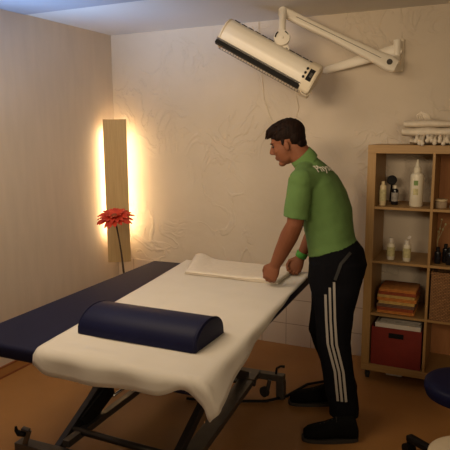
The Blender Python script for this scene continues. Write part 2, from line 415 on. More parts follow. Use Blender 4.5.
# brake pedals and castors on both ends
def caster(c, d, parent, r=.032):
    b = B(); c = V(c)
    tube(b, [c - d * .011, c + d * .011], r, 20); obj('castor_wheel', b, m_rubber, parent, auto=40)
for (px, py), up in (((-1.985, 1.885), True), ((-1.16, 3.12), False)):
    b = B()
    if up:   # raised pedal bracket at the near end
        beam(b, (px + .005, py, .135), (px + .03, py + .01, .215), .012, .026)
        beam(b, (px + .032, py + .01, .213), (px - .005, py, .222), .028, .012)
        br = obj('brake_pedal', b, m_frame2, t)
        b = B(); tube(b, [(px + .02, py - .012, .202), (px - .012, py - .014, .200), (px - .03, py - .014, .212), (px - .03, py - .014, .232)], [.013, .015, .009, .006], 10)
        obj('pedal_pad', b, m_black, br, smooth=True)
    else:
        beam(b, (px, py - .03, .13), (px - .012, py - .035, .06), .03, .022)
        br = obj('castor_fork', b, m_frame, t)
        caster((px - .03, py - .04, .045), V((.35, .94, 0)).normalized(), br)
        b = B(); tube(b, [(px + .03, py, .155), (px + .035, py, .195), (px + .06, py, .212), (px + .085, py, .214)], [.008, .007, .007, .009], 10)
        obj('brake_pedal', b, m_black, t, smooth=True)

# ------------------------------------------------------------------ sheet
def sheet():
    b = B(); nu, nv = 60, 90
    z0 = ZT + .004
    A0, A1 = V((-1.875, 3.345, 0)), V((-.985, 3.355, 0))      # far edge
    B0, B1 = V((-1.648, 1.650, 0)), V((-.885, 1.665, 0))       # near edge
    rows = []
    rd = .022
    def fold(e):   # (outward, down) for arc length e past the edge
        if e <= 0: return 0, 0
        a = min(e / rd, PI / 2 * .93)
        o_, d_ = rd * math.sin(a), rd * (1 - math.cos(a))
        rest = e - a * rd
        if rest > 0: o_ += rest * math.cos(a); d_ += rest * math.sin(a)
        return o_, d_
    for j in range(nv + 1):
        tt = j / nv
        row = []
        for i in range(nu + 1):
            s = i / nu
            # near overhang, deeper at the right corner
            hang = .080 + .008 * math.sin(s * 7) - .042 * math.exp(-((s - .81) / .07) ** 2) + .012 * math.exp(-((s - .97) / .05) ** 2) - .030 * math.exp(-((s - .0) / .05) ** 2)
            Lt = 1.70 + hang; dist = tt * Lt           # from far edge
            en = max(0, dist - 1.68)
            q = min(1, dist / 1.70)
            L0 = A0.lerp(B0, q); R0 = A1.lerp(B1, q)
            roh = .004 + .088 * max(0, min(1, (q - .30) / .7)) ** 1.0
            wdt = (R0 - L0).length
            ds_ = s * (wdt + roh)
            er = max(0, ds_ - (wdt - .016))
            if er > 0 and en > 0: 
                # cloth corner hangs in a point
                k = 1.0
            o1, d1 = fold(er); o2, d2 = fold(en)
            p = L0.lerp(R0, min(1, min(ds_, wdt - .016) / wdt))
            x = p.x + o1; y = p.y + (-o2 + (.02 if en > 0 else 0))
            z = z0 - max(d1, d2) - min(d1, d2) * .34
            x += .60 * d1 * max(0, min(1, (q - .6) / .4)) * max(.25, 1 - d2 / .16)
            if d1 > 0: x += .008 * min(1, d2 / .02) * min(1, d1 / .02)
            # gentle creases
            cr = .0035 * noise.noise(V((x * 5, y * 3, 1.3))) + .0015 * noise.noise(V((x * 17, y * 11, 4)))
            bulge = .012 * math.exp(-((y - 1.72) / .035) ** 2) * math.exp(-((x + 1.42) / .16) ** 2)
            if d2 > .01: y -= .006 * math.sin(x * 23 + 1) * min(1, d2 / .06) 
            if d1 > .01: x += .004 * math.sin(y * 19) * min(1, d1 / .05)
            z += max(0, cr + .002) + bulge
            row.append(b.verts.new((x, y, z)))
        rows.append(row)
    for a, c in zip(rows, rows[1:]):
        for k in range(nu): b.faces.new((a[k], a[k + 1], c[k + 1], c[k]))
    o = obj('bed_sheet', b, m_sheet, smooth=True)
    s = o.modifiers.new('thick', 'SOLIDIFY'); s.thickness = .002; s.offset = 1
    return o
tag(sheet(), 'white cotton sheet spread over the right part of the treatment table', 'sheet')

# ------------------------------------------------------------------ bolster
def bolster():
    P = [V((-1.600, 1.872, 0)), V((-1.038, 1.872, 0))]
    b = B(); z = ZT + .012
    # half-round section swept along x; ends slightly dished
    prof = []
    for k in range(17):
        a = PI * k / 16; prof.append((-.137 * math.cos(a), .102 * math.sin(a) ** .8))
    prof = [(y, h) for y, h in prof]
    xs = [(-1.612, .93), (-1.604, .985), (-1.590, 1), (-1.4, 1), (-1.2, 1), (-1.046, 1), (-1.032, .985), (-1.024, .93)]
    rings = []
    for x, sc in xs:
        ring = [b.verts.new((x + (.004 if 1 else 0), 2.010 + .012 * (x + 1.3) + y * sc, z + h * sc)) for y, h in prof]
        rings.append(ring)
    n = len(prof)
    for a, c in zip(rings, rings[1:]):
        for k in range(n): b.faces.new((a[k], a[(k + 1) % n], c[(k + 1) % n], c[k]))
    b.faces.new(rings[0]); b.faces.new(rings[-1][::-1])
    t = thing('half_round_bolster', 'dark blue vinyl half-round bolster lying on the white sheet', 'bolster', (-1.32, 2.0, ZT + .012))
    obj('bolster_body', b, m_blue2, t, auto=35)
    for x in (-1.0265, -1.601):
        b = B()
        tube(b, [(x, 2.010 + .012 * (x + 1.3) + y * .965, z + .003 + h * .965) for y, h in prof], .0035, 8); obj('piping', b, m_blue2, t, smooth=True)
bolster()

# ------------------------------------------------------------------ folded towel
def towel():
    b = B()
    LF, LB, RB, RF = V((-1.690, 2.985, 0)), V((-1.800, 3.335, 0)), V((-1.085, 3.325, 0)), V((-1.075, 2.985, 0))
    n, mm = 46, 20
    layers = 3
    for L in range(layers):
        rows = []
        for j in range(mm + 1):
            row = []
            for i in range(n + 1):
                s, q = i / n, j / mm
                p = LF.lerp(RF, s).lerp(LB.lerp(RB, s), q)
                edge = min(s, 1 - s, q, 1 - q)
                z = ZT + .012 + L * .0075 + .0035 * noise.noise(V((p.x * 9, p.y * 9, L * 3)))
                z += .034 * q * math.exp(-((s - .06) / .10) ** 2) * (L > 0) + .006 * q
                if L == 2: z += .008 * math.exp(-((s - .82) / .06) ** 2) * (1 - q)
                z -= .005 * math.exp(-(edge / .02) ** 2) * (L == 2)
                row.append(b.verts.new((p.x + .004 * L * (1 - s), p.y + .006 * noise.noise(V((p.x * 6, L, 0))) - .002 * L, z)))
            rows.append(row)
        for a, c in zip(rows, rows[1:]):
            for k in range(n): b.faces.new((a[k], a[k + 1], c[k + 1], c[k]))
    # rounded fold along the left edge joins the layers
    o = obj('folded_towel', b, m_towel, smooth=True)
    s = o.modifiers.new('thick', 'SOLIDIFY'); s.thickness = .0068; s.offset = 1
    tag(o, 'folded white towel at the far end of the table beneath the man\'s hands', 'towel')
towel()

# ------------------------------------------------------------------ cable on the floor
b = B(); tube(b, [(-1.62, 2.86, .012), (-1.45, 2.90, .012), (-1.30, 2.965, .012), (-1.16, 3.03, .012), (-1.07, 3.14, .012), (-1.0, 3.36, .012), (-.86, 3.50, .012), (-.80, 3.70, .012)], .009, 8)
tag(obj('power_cable', b, m_black, smooth=True), 'black cable on the floor running from the table frame past the feet', 'cable')

# ------------------------------------------------------------------ infrared lamp on its wall arm
t = thing('infrared_lamp', 'long cream infrared heat lamp on a jointed arm mounted high on the back wall', 'lamp', tuple(W(398, 58, 3.76)))
# housing
PL, PR = W(227, 33.5, 3.58), W(313.5, 81, 3.50)
A = (PR - PL).normalized()
Nn = (-CF); Nn = (Nn - A * Nn.dot(A)).normalized()
Pn = A.cross(Nn) * -1
if Pn.z < 0: Pn = -Pn
def sec(hw, dep, off=0):
    # outline of the half-round housing in (N, P): flat strip low in front, curve over to the top edge
    return [(.052, -.092), (.060, -.076), (.082, -.040), (.090, .0), (.082, .040), (.058, .072), (.028, .088), (-.03, .088), (-.075, .05), (-.085, -.01), (-.06, -.092)]
def lp(c, n_, p_): return c + Nn * n_ + Pn * p_
hs, he = PL, PR
b = B(); prism(b, [lp(hs, *q) for q in sec(0, 0)], he - hs - A * .055)
bmesh.ops.bevel(b, geom=[e for e in b.edges if e.calc_length() > .3], offset=.006, segments=2, affect='EDGES')
obj('lamp_housing', b, m_lampw, t, auto=40)
# end caps
for c, d, th, sc in ((hs, -A, .018, 1.03), (he - A * .060, A, .075, 1.13)):
    b = B(); prism(b, [lp(c, q[0] * sc, q[1] * sc) for q in sec(0, 0)], d * th)
    bmesh.ops.bevel(b, geom=b.edges[:], offset=.007, segments=3, affect='EDGES')
    cap = obj('end_cap', b, m_lampw2, t, auto=40)
# dark radiator strip, bright reflector lip, dashed grille
b = B(); Rm = Matrix((A, Nn, Pn)).transposed()
box(b, lp((hs + he) / 2 - A * .035, .052, -.090), ((he - hs).length - .03, .036, .027), rot=Rm, bev=.003); obj('radiator_strip', b, m_black, t)
b = B(); box(b, lp((hs + he) / 2 - A * .035, .072, -.072), ((he - hs).length - .03, .008, .007), rot=Rm); obj('reflector_lip', b, m_chrome, t)
b = B(); L = (he - hs).length
for k in range(30):
    p = hs + A * (.02 + (L - .07) * k / 29); tube(b, [lp(p, .045, -.097), lp(p, .030, -.116)], .0016, 6)
tube(b, [lp(hs + A * .01, .030, -.116), lp(he - A * .04, .030, -.116)], .0016, 6)
obj('wire_grille', b, m_frame2, t)
b = B()
for k in range(12):
    p = hs + A * (.03 + (L - .09) * k / 11); box(b, lp(p, .030, .0885), (.038, .006, .004), rot=Rm)
obj('vent_slots', b, m_black, t)
# control panel on the end cap
pc = he - A * .022
b = B(); box(b, lp(pc, .097, -.008), (.034, .008, .075), rot=Rm, bev=.002); cp_ = obj('control_panel', b, m_black, t)
b = B(); box(b, lp(pc + A * .004, .102, -.008), (.014, .004, .03), rot=Rm, bev=.001); obj('display', b, m_frame2, cp_)
for k in (-1, 0, 1):
    b = B(); c = lp(pc - A * .034, .094, -.008 + k * .028); tube(b, [c, c + Nn * .010], .008, 12); obj('knob', b, m_black, t, auto=40)
b = B(); c = he + A * .012
tube(b, [lp(c - A * .05, .05, -.10), lp(c - A * .03, .055, -.118), lp(c, .05, -.118), lp(c + A * .012, .04, -.10), lp(c + A * .012, .04, -.06)], .003, 8); obj('handle', b, m_lampw2, t, smooth=True)
# yoke, joint disc, link
jc = W(282, 38, 3.50)
b = B(); lathe(b, [(.004, -.012), (.048, -.010), (.052, 0), (.048, .012), (.012, .016), (.010, .022), (.003, .022)], jc, 24, Nn)
beam(b, jc - V((0, 0, .015)), jc + A * .035 - V((0, 0, .075)), .05, .012, up=Nn)
disc = obj('tilt_joint', b, m_lampw, t, auto=40)
for a0, a1, rr in ((.15, 1.1, .041), (-1.1, -.15, .041), (2.2, 3.1, .041)):
    b = B(); tube(b, [jc + Nn * .012 + (CR * math.cos(x) + CU * math.sin(x)) * rr for x in [a0 + (a1 - a0) * k / 6 for k in range(7)]], .0045, 6); obj('joint_slot', b, m_black, disc)
b = B()
ptop = W(283, 12, 3.66)
tube(b, [jc - Nn * .02, jc + V((0, 0, .10)) - Nn * .03, ptop - V((0, 0, .02)) + Nn * .02, ptop + V((.0, 0, .012))], [.022, .022, .026, .030], 14); obj('hanging_link', b, m_lampw, t, auto=50)
pel = W(391.5, 64.5, 3.60)
# upper arm bar, tapering
b = B()
da = (ptop - pel).normalized(); up_ = da.cross(-CF).normalized()
if up_.z < 0: up_ = -up_
fr_ = da.cross(up_)
loft(b, [(ptop - da * -.02, up_ * .030, fr_ * .018), (ptop - da * .05, up_ * .034, fr_ * .022), (ptop.lerp(pel, .45), up_ * .030, fr_ * .024), (pel + da * .10, up_ * .042, fr_ * .024), (pel + da * .02, up_ * .052, fr_ * .024), (pel - da * .03, up_ * .040, fr_ * .022)], 20, power=3.2)
arm = obj('spring_arm', b, m_lampw, t, auto=45)
b = B(); tube(b, [pel - fr_ * .03 + da * .02, pel + fr_ * .03 + da * .02], .018, 16); obj('elbow_pin', b, m_frame2, arm, auto=40)
b = B(); beam(b, ptop.lerp(pel, .12) - fr_ * .025, ptop.lerp(pel, .9) - fr_ * .025, .004, .008, up=fr_); obj('arm_seam', b, m_labg, arm)
# bracket on the wall and the rear link lying along the wall
wb = W(399, 56, 3.76); wb.y = YB - .02
b = B(); box(b, (wb.x, YB - .012, wb.z), (.07, .024, .21), bev=.008); obj('wall_bracket', b, m_lampw2, t)
b = B(); tube(b, [(wb.x, YB - .02, wb.z + .02), (wb.x, YB - .09, wb.z + .02)], .03, 16)
tube(b, [(wb.x - .0, YB - .09, wb.z - .06), (wb.x, YB - .09, wb.z + .09)], .024, 16); obj('swivel_post', b, m_lampw, t, auto=50)
e2 = V((wb.x - .50, YB - .06, wb.z - .08))
b = B(); p0 = V((wb.x, YB - .09, wb.z + .03)); dd = (e2 - p0).normalized()
loft(b, [(p0, V((0, 0, .038)), V((0, .020, 0))), (p0.lerp(e2, .5), V((0, 0, .034)), V((0, .018, 0))), (p0.lerp(e2, .95), V((0, 0, .026)), V((0, .014, 0))), (e2, V((0, 0, .012)), V((0, .008, 0)))], 16, power=3)
obj('rear_link', b, m_lampw, t, auto=45)
beamc = B(); tube(beamc, [pel, V((wb.x, YB - .09, wb.z - .03))], .03, 14); obj('elbow_joint', beamc, m_lampw, t, auto=45)
# cables hanging along the wall
def on_wall(u, v, off=.010):
    d = CF + CR * ((u - 225) / FL) - CU * ((v - 225) / FL); return CAM + d * ((YB - off) / d.y)
b = B(); tube(b, [on_wall(*p) for p in ((258, 2), (258.5, 30), (261, 70), (264, 100), (271, 120), (284, 135), (300, 150), (320, 180), (330, 230))], .0026, 6); obj('cable', b, m_lampw2, t, smooth=True)
b = B(); q0 = lp(he - A * .08, .0, -.09)
tube(b, [q0, q0.lerp(W(299, 108, 3.7), .5), W(299, 108, 3.75), on_wall(295, 122), on_wall(292, 140), on_wall(305, 160)], .0026, 6); obj('cable', b, m_lampw2, t, smooth=True)

# ------------------------------------------------------------------ shelf unit
SX, SY0, SY1 = -.7125, 3.622, 3.995
ZB, ZTOP = .065, 1.552
t = thing('shelf_unit', 'beech cube shelving unit on castors against the back wall', 'shelf', (SX + .39, 3.81, 0))
SW = .792; inner = .335
xd = SX + .052 + inner           # divider left face
rowz = [ZB + .048]
hcell = (ZTOP - .052 - ZB - .048 - 3 * .016) / 4
b = B(); box(b, (SX + SW / 2, (SY0 + SY1) / 2, ZTOP - .026), (SW, SY1 - SY0, .052), bev=.002); obj('top_board', b, m_woodh, t)
b = B(); box(b, (SX + SW / 2, (SY0 + SY1) / 2, ZB + .024), (SW, SY1 - SY0, .048), bev=.002); obj('bottom_board', b, m_woodh, t)
for x in (SX + .026, SX + SW - .026):
    b = B(); box(b, (x, (SY0 + SY1) / 2, (ZB + .048 + ZTOP - .052) / 2), (.052, SY1 - SY0, ZTOP - ZB - .1), bev=.002); obj('side_panel', b, m_wood, t)
b = B(); box(b, (xd + .008, (SY0 + SY1) / 2, (ZB + .048 + ZTOP - .052) / 2), (.016, SY1 - SY0 - .002, ZTOP - ZB - .1), bev=.001); obj('divider', b, m_wood, t)
floorz = []
z = ZB + .048
for r in range(4):
    floorz.append(z); z += hcell
    if r < 3:
        for x0, x1 in ((SX + .052, xd), (xd + .016, SX + SW - .052)):
            b = B(); box(b, ((x0 + x1) / 2, (SY0 + SY1) / 2, z + .008), (x1 - x0, SY1 - SY0 - .004, .016), bev=.001); obj('shelf_board', b, m_woodh, t)
        z += .016
b = B(); box(b, ((xd + .016 + SX + SW - .052) / 2, SY1 + .004, (ZB + ZTOP) / 2), (inner, .006, ZTOP - ZB - .08)); obj('back_panel', b, m_backp, t)
for x in (SX + .04, SX + SW - .04):
    for y in (SY0 + .04, SY1 - .04):
        b = B(); box(b, (x, y, .058), (.03, .03, .016)); box(b, (x - .014, y, .040), (.004, .03, .035)); box(b, (x + .014, y, .040), (.004, .03, .035))
        cs = obj('castor', b, m_frame, t)
        b = B(); tube(b, [(x - .010, y, .024), (x + .010, y, .024)], .024, 18); obj('wheel', b, m_rubber, cs, auto=40)
b = B(); box(b, (SX + .215, SY0 + .02, .059), (.10, .03, .012)); obj('base_bracket', b, m_labg, t)
fz3, fz2, fz1, fz0 = floorz[3], floorz[2], floorz[1], floorz[0]
E_ = .0008

def bottle(name, label, x, y, z, r, h, neck_r, neck_h, body_m, cap_m, label_m=None, cat='bottle', group=None, nozzle=False, squash=1):
    t = thing(name, label, cat, (x, y, z), group)
    b = B(); lathe(b, [(r * .9, 0), (r, r * .12), (r, h * .9), (r * .93, h * .95), (neck_r * 1.1, h), (neck_r, h + .004)], (x, y, z), 22); obj('bottle_body', b, body_m, t, auto=40)
    b = B()
    if nozzle: lathe(b, [(neck_r * 1.25, 0), (neck_r * 1.25, neck_h * .35), (neck_r * .8, neck_h * .45), (neck_r * .3, neck_h)], (x, y, z + h), 16)
    else: lathe(b, [(neck_r * 1.1, 0), (neck_r * 1.1, neck_h * .9), (neck_r * .9, neck_h)], (x, y, z + h), 16)
    obj('cap', b, cap_m, t, auto=40)
    if label_m:
        b = B(); lathe(b, [(r + .0006, h * .22), (r + .0012, h * .225), (r + .0012, h * .76), (r + .0006, h * .765)], (x, y, z), 22); obj('label', b, label_m, t, auto=40)
    return t
# top cell, left column
def sx_at(u, v, y):  # x coordinate where the sight line through (u, v) meets the plane y
    d = CF + CR * ((u - 225) / FL) - CU * ((v - 225) / FL); return (CAM + d * (y / d.y)).x
zt = fz3 + E_
y = 3.70
bottle('small_bottle', 'small slim cream bottle at the left end of the top compartment', sx_at(382.5, 205, y), y, zt, .021, .135, .010, .020, m_cream, m_cream, m_laby)
y = 3.76
bottle('dark_bottle', 'small dark bottle with a pale label between two light bottles', sx_at(394.5, 203, y), y, zt, .022, .105, .010, .020, m_dark, m_bottle, m_labg)
tp = thing('round_brush', 'round black brush with a short handle leaning behind the small dark bottle', 'brush', (sx_at(391, 200, 3.86), 3.86, zt))
bx = sx_at(392, 180, 3.86)
b = B(); lathe(b, [(.004, -.012), (.030, -.010), (.033, 0), (.030, .010), (.004, .013)], (bx, 3.86, zt + .150), 20, V((.2, -.95, .2)).normalized()); obj('brush_head', b, m_black, tp, auto=40)
b = B(); tube(b, [(bx, 3.862, zt + .13), (bx - .005, 3.855, zt + .007)], .007, 10); obj('brush_handle', b, m_black, tp, smooth=True)
y = 3.73
tb = bottle('squeeze_bottle', 'large white squeeze bottle with a pointed nozzle and green print in the top compartment', sx_at(415.8, 204, y), y, zt, .041, .215, .018, .080, m_bottle, m_bottle, None, nozzle=True)
xb = sx_at(415.8, 204, y)
for (dz, hw, hh, mm_, nm) in ((.150, .013, .030, m_lab, 'green_print'), (.095, .015, .040, m_laby, 'pale_print')):
    b = B(); nn = 8; rr = .0418; a0 = math.atan2(-y, -xb) - .12; c = []
    for k in range(nn + 1):
        a = a0 + (k / nn - .5) * 2 * hw / rr; c.append((b.verts.new((xb + rr * math.cos(a), y + rr * math.sin(a), zt + dz - hh / 2)), b.verts.new((xb + rr * math.cos(a), y + rr * math.sin(a), zt + dz + hh / 2))))
    for p, q in zip(c, c[1:]): b.faces.new((p[0], q[0], q[1], p[1]))
    obj(nm, b, mm_, tb)
# second row: two white bottles
zt = fz2 + E_; y = 3.70
bottle('lotion_bottle', 'white lotion bottle with closed cap, left of the pair in the second compartment', sx_at(390.5, 259, y), y, zt, .0245, .110, .012, .032, m_bottle, m_paper, m_laby, group=None)
y = 3.69; x = sx_at(406.5, 260, y)
t2 = bottle('lotion_bottle', 'white lotion bottle with flipped-up cap, right of the pair in the second compartment', x, y, zt, .0245, .112, .012, .024, m_bottle, m_paper, m_laby)
b = B(); lathe(b, [(.003, -.003), (.013, -.002), (.013, .004), (.004, .006)], (x + .012, y, zt + .152), 14, V((-.5, -.6, .6)).normalized()); obj('flip_lid', b, m_paper, t2, auto=40)
# third row: stack of folded cloths
zt = fz1 + E_; cols = [m_or, m_rd, m_gy, m_ye, m_or, m_ye, m_rd, m_or]
names = ['orange folded cloth, bottom of the stack on the shelf', 'rust red folded cloth, second from the bottom of the stack', 'grey brown folded cloth in the lower half of the stack',
         'yellow folded cloth just above the grey brown one', 'orange folded cloth between two yellow cloths', 'pale yellow folded cloth, third from the top of the stack', 'rust red folded cloth just below the top of the stack', 'orange folded cloth on top of the stack']
z = zt
for k, (m, nm) in enumerate(zip(cols, names)):
    h = random.uniform(.0175, .0215); wx = .235 + random.uniform(-.012, .012); dx = random.uniform(-.006, .006)
    b = B(); cx = SX + .052 + .155 + dx; cy = 3.765
    n = 20
    # folded cloth: rounded slab with soft waves and a fold slit along the front
    for sgn, zz, hh in ((0, z, h * .52), (1, z + h * .5, h * .5)):
        rr = []
        for i in range(n + 1):
            s = i / n; xx = cx - wx / 2 + wx * s; wv = .002 * noise.noise(V((xx * 20, k * 3, sgn)))
            e = hh * .5
            ring = [(cy - .115 + wv, zz + e * .5), (cy - .118 + wv, zz + e), (cy - .115 + wv, zz + hh - e * .5), (cy - .108 + wv, zz + hh), (cy + .11, zz + hh), (cy + .116, zz + e), (cy + .11, zz), (cy - .108 + wv, zz)]
            tap = 1 if 0 < i < n else .82
            zc = zz + hh / 2
            rr.append([b.verts.new((xx, cy + (a_ - cy) * (1 if tap == 1 else .985), zc + (c_ - zc) * tap)) for a_, c_ in ring])
        for p, q in zip(rr, rr[1:]):
            for j in range(8): b.faces.new((p[j], p[(j + 1) % 8], q[(j + 1) % 8], q[j]))
        b.faces.new(rr[0][::-1]); b.faces.new(rr[-1])
    tag(obj('folded_cloth', b, m, smooth=False, auto=50), nm, 'cloth', 'folded cloths stacked in the shelf')
    z += h + .0006
# bottom row: red box with papers
zt = fz0 + E_
t = thing('storage_box', 'dark red storage box with a slot handle in the bottom compartment', 'box', (SX + .052 + .1675, 3.79, zt))
x0, x1, y0, y1, hb = SX + .052 + .012, xd - .014, 3.634, 3.96, .258
b = B(); th = .006
box(b, ((x0 + x1) / 2, y1, zt + hb / 2), (x1 - x0, th, hb)); box(b, (x0, (y0 + y1) / 2, zt + hb / 2), (th, y1 - y0, hb)); box(b, (x1, (y0 + y1) / 2, zt + hb / 2), (th, y1 - y0, hb)); box(b, ((x0 + x1) / 2, (y0 + y1) / 2, zt + .003), (x1 - x0, y1 - y0, .006))
xc = (x0 + x1) / 2
for c, s in (((xc, zt + .098), (x1 - x0, .196)), ((xc, zt + hb - .0165), (x1 - x0, .033)), (((x0 + xc - .045) / 2, zt + .21), (xc - .045 - x0, .03)), (((x1 + xc + .045) / 2, zt + .21), (x1 - xc - .045, .03))):
    box(b, (c[0], y0, c[1]), (s[0], th, s[1]))
obj('box_body', b, m_red, t)
b = B(); box(b, (xc, y0 - .001, zt + .21), (.094, .010, .034), bev=.003)
box(b, (xc, y0 - .006, zt + .21), (.05, .008, .008)); obj('handle_slot', b, m_black, t)
b = B(); box(b, (xc + .006, 3.785, zt + hb + .006), (.285, .285, .040), bev=.002)
tag(obj('paper_stack', b, m_paper), 'stack of white papers sticking out of the red storage box', 'papers')
b = B()
for i in range(3): box(b, (xc + .01 + .006 * i, 3.80, zt + hb + .0312 + i * .0085), (.25, .27, .008), bev=.001)
tag(obj('grey_folder', b, m_labg), 'flat grey folders lying on the papers in the red box', 'folder')
# right column
xc2 = (xd + .016 + SX + SW - .052) / 2
zt = fz3 + E_; y = 3.72; x = sx_at(441, 206, y)
t = thing('cotton_jar', 'low clear jar with a pale lid in the top right compartment', 'jar', (x, y, zt))
b = B(); lathe(b, [(.033, 0), (.036, .004), (.036, .036), (.032, .040)], (x, y, zt), 22); obj('jar_body', b, m_glass, t, auto=40)
b = B(); lathe(b, [(.034, 0), (.037, .002), (.037, .012), (.030, .015)], (x, y, zt + .0405), 22); obj('lid', b, m_cream, t, auto=40)
b = B(); box(b, (x + .085, 3.70, zt + .010), (.06, .04, .02), rz=.3, bev=.004)
tag(obj('white_packet', b, m_paper), 'small white packet beside the low clear jar', 'packet')
zt = fz2 + E_
k = 0
labs = ['dark little bottle nearest the shelf divider in the second compartment', 'dark little bottle, second from the shelf divider', 'dark little bottle, third from the shelf divider', 'dark little bottle, fourth from the shelf divider', 'dark little bottle at the right of the group, by the frame edge']
for dx, y, hh in ((.036, 3.70, .078), (.078, 3.745, .094), (.104, 3.69, .082), (.140, 3.75, .088), (.172, 3.69, .075)):
    bottle('oil_bottle', labs[k], xd + .016 + dx, y, zt, .0195, hh, .010, .026, m_dark, m_black, group='dark oil bottles in the shelf'); k += 1
b = B(); tube(b, [(xd + .030, 3.85, zt + .001), (xd + .036, 3.87, zt + .12), (xd + .05, 3.90, zt + .25)], [.003, .002, .0015], 6)
tube(b, [(xd + .036, 3.87, zt + .12), (xd + .075, 3.90, zt + .22)], [.002, .001], 6); tube(b, [(xd + .034, 3.865, zt + .07), (xd + .032, 3.87, zt + .17)], [.002, .001], 6)
for p in ((.05, .25), (.075, .22), (.034, .17), (.06, .185), (.043, .19)):
    ell(b, (xd + p[0], 3.895, zt + p[1]), .006, .004, .008, seg=8)
tag(obj('dried_twig', b, m_laby), 'thin pale dried twig standing behind the dark little bottles', 'twig')
zt = fz1 + E_
t = thing('wicker_basket', 'brown woven wicker basket filling the compartment under the dark bottles', 'basket', (xc2, 3.79, zt))
b = B(); w2, d2, hb = .315, .33, .300
for c, s in (((xc2, 3.79 - d2 / 2, zt + hb / 2), (w2, .012, hb)), ((xc2, 3.79 + d2 / 2, zt + hb / 2), (w2, .012, hb)), ((xc2 - w2 / 2 + .006, 3.79, zt + hb / 2), (.012, d2, hb)), ((xc2 + w2 / 2 - .006, 3.79, zt + hb / 2), (.012, d2, hb)), ((xc2, 3.79, zt + .006), (w2, d2, .012))):
    box(b, c, s, bev=.002)
obj('basket_body', b, m_wick, t)
b = B(); 
cs = [(xc2 - w2 / 2 + .004, 3.79 - d2 / 2), (xc2 + w2 / 2 - .004, 3.79 - d2 / 2), (xc2 + w2 / 2 - .004, 3.79 + d2 / 2), (xc2 - w2 / 2 + .004, 3.79 + d2 / 2)]
for p, q in zip(cs, cs[1:] + cs[:1]): tube(b, [(p[0], p[1], zt + hb), (q[0], q[1], zt + hb)], .009, 8)
obj('basket_rim', b, m_wick, t)

# blanket with tassels on top of the shelf
t = thing('fringed_blanket', 'folded cream blanket with a fringe of tassels on top of the shelf', 'blanket', (-.30, 3.78, ZTOP))
b = B(); z = ZTOP + .001
def slab(bm, x0, x1, y0, y1, z0, h, seed, r=.016):
    n, mth = 26, 16
    rings = []
    for i in range(n + 1):
        s = i / n; x = x0 + (x1 - x0) * s; e = min(s, 1 - s) * n / 2
        k = 1 if e >= 1 else .80 + .20 * e
        wv = .022 * noise.noise(V((x * 7, seed, 0))); wz = .024 * noise.noise(V((x * 6, seed + 5, 0)))
        cy, cz = (y0 + y1) / 2, z0 + h / 2; ring = []
        for j in range(mth):
            a = 2 * PI * j / mth; cx_, sz_ = math.cos(a), math.sin(a)
            ring.append(bm.verts.new((x, cy + wv + math.copysign(abs(cx_) ** .5, cx_) * (y1 - y0) / 2 * (.97 + .03 * k), max(z0, cz + math.copysign(abs(sz_) ** .8, sz_) * h / 2 * k + wz * (sz_ > 0)))))
        rings.append(ring)
    for p, q in zip(rings, rings[1:]):
        for j in range(mth): bm.faces.new((p[j], p[(j + 1) % mth], q[(j + 1) % mth], q[j]))
    bm.faces.new(rings[0][::-1]); bm.faces.new(rings[-1])
slab(b, -.47, .05, 3.66, 3.95, z, .052, 1)
slab(b, -.52, .05, 3.66, 3.96, z + .048, .058, 4)
slab(b, -.515, .05, 3.69, 3.95, z + .102, .050, 9)
obj('blanket_fold', b, m_blanket, t, auto=60)
for k in range(20):
    x = -.430 + k * .0225 + random.uniform(-.004, .004); b = B(); dz = random.uniform(-.008, .012)
    capsule(b, [(x, 3.672, z + .050), (x + random.uniform(-.006, .006), 3.635, z + .044 + dz), (x + random.uniform(-.008, .008), 3.610, z + .028 + dz)], [.008, .011, .012], 10)
    ell(b, (x, 3.608, z + .016 + dz), .013, .012, .014, seg=10)
    obj('tassel', b, m_blanket, t, smooth=True)
b = B()
lx = -.43
for k in range(4):
    tube(b, [(lx + .012 * k, 3.74, z + .145), (lx + .010 * k - .012, 3.735, z + .18 + .006 * k), (lx + .012 + .012 * k, 3.73, z + .200 - .004 * k), (lx + .03 + .010 * k, 3.735, z + .175), (lx + .04 + .01 * k, 3.74, z + .145)], .006, 8)
obj('loop_tassel', b, m_blanket, t, smooth=True)

# ------------------------------------------------------------------ stools at the right edge
def stool(name, label, c, zs, r, th, m, mb, leg_dirs, leg_r):
    t = thing(name, label, 'stool', (c[0], c[1], 0)); x, y = c
    b = B(); lathe(b, [(r * .80, zs - th), (r * .95, zs - th * .92), (r, zs - th * .55), (r * .985, zs - th * .22), (r * .92, zs - .006), (r * .75, zs), (.001, zs + .002)], (x, y, 0), 48); obj('seat', b, m, t, auto=50)
    b = B(); lathe(b, [(.028, .10), (.028, zs - th - .12), (.016, zs - th - .12), (.016, zs - th)], (x, y, 0), 20); obj('gas_lift', b, m_chrome, t, auto=40)
    for a in leg_dirs:
        d = V((math.cos(a), math.sin(a), 0))
        b = B(); beam(b, V((x, y, .115)), V((x, y, .085)) + d * leg_r, .042, .034, bev=.008)
        lg = obj('leg', b, mb, t)
        b = B(); cc = V((x, y, .028)) + d * (leg_r - .005); sd = V((-d.y, d.x, 0))
        tube(b, [cc - sd * .024, cc + sd * .024], .027, 20)
        tube(b, [cc, cc + V((0, 0, .06))], .012, 10); obj('castor', b, m_black, lg, auto=40)
sc0 = W(467, 378, 2.52); sc0 = (sc0.x, sc0.y)
lt = (-.30, 2.83); a0 = math.atan2(lt[1] - sc0[1], lt[0] - sc0[0])
stool('round_stool', 'round dark blue vinyl stool with a black star base at the right edge', sc0, .535, .180, .075, m_blue2, m_black, [a0 + 2 * PI * k / 5 for k in range(5)], math.hypot(lt[0] - sc0[0], lt[1] - sc0[1]))
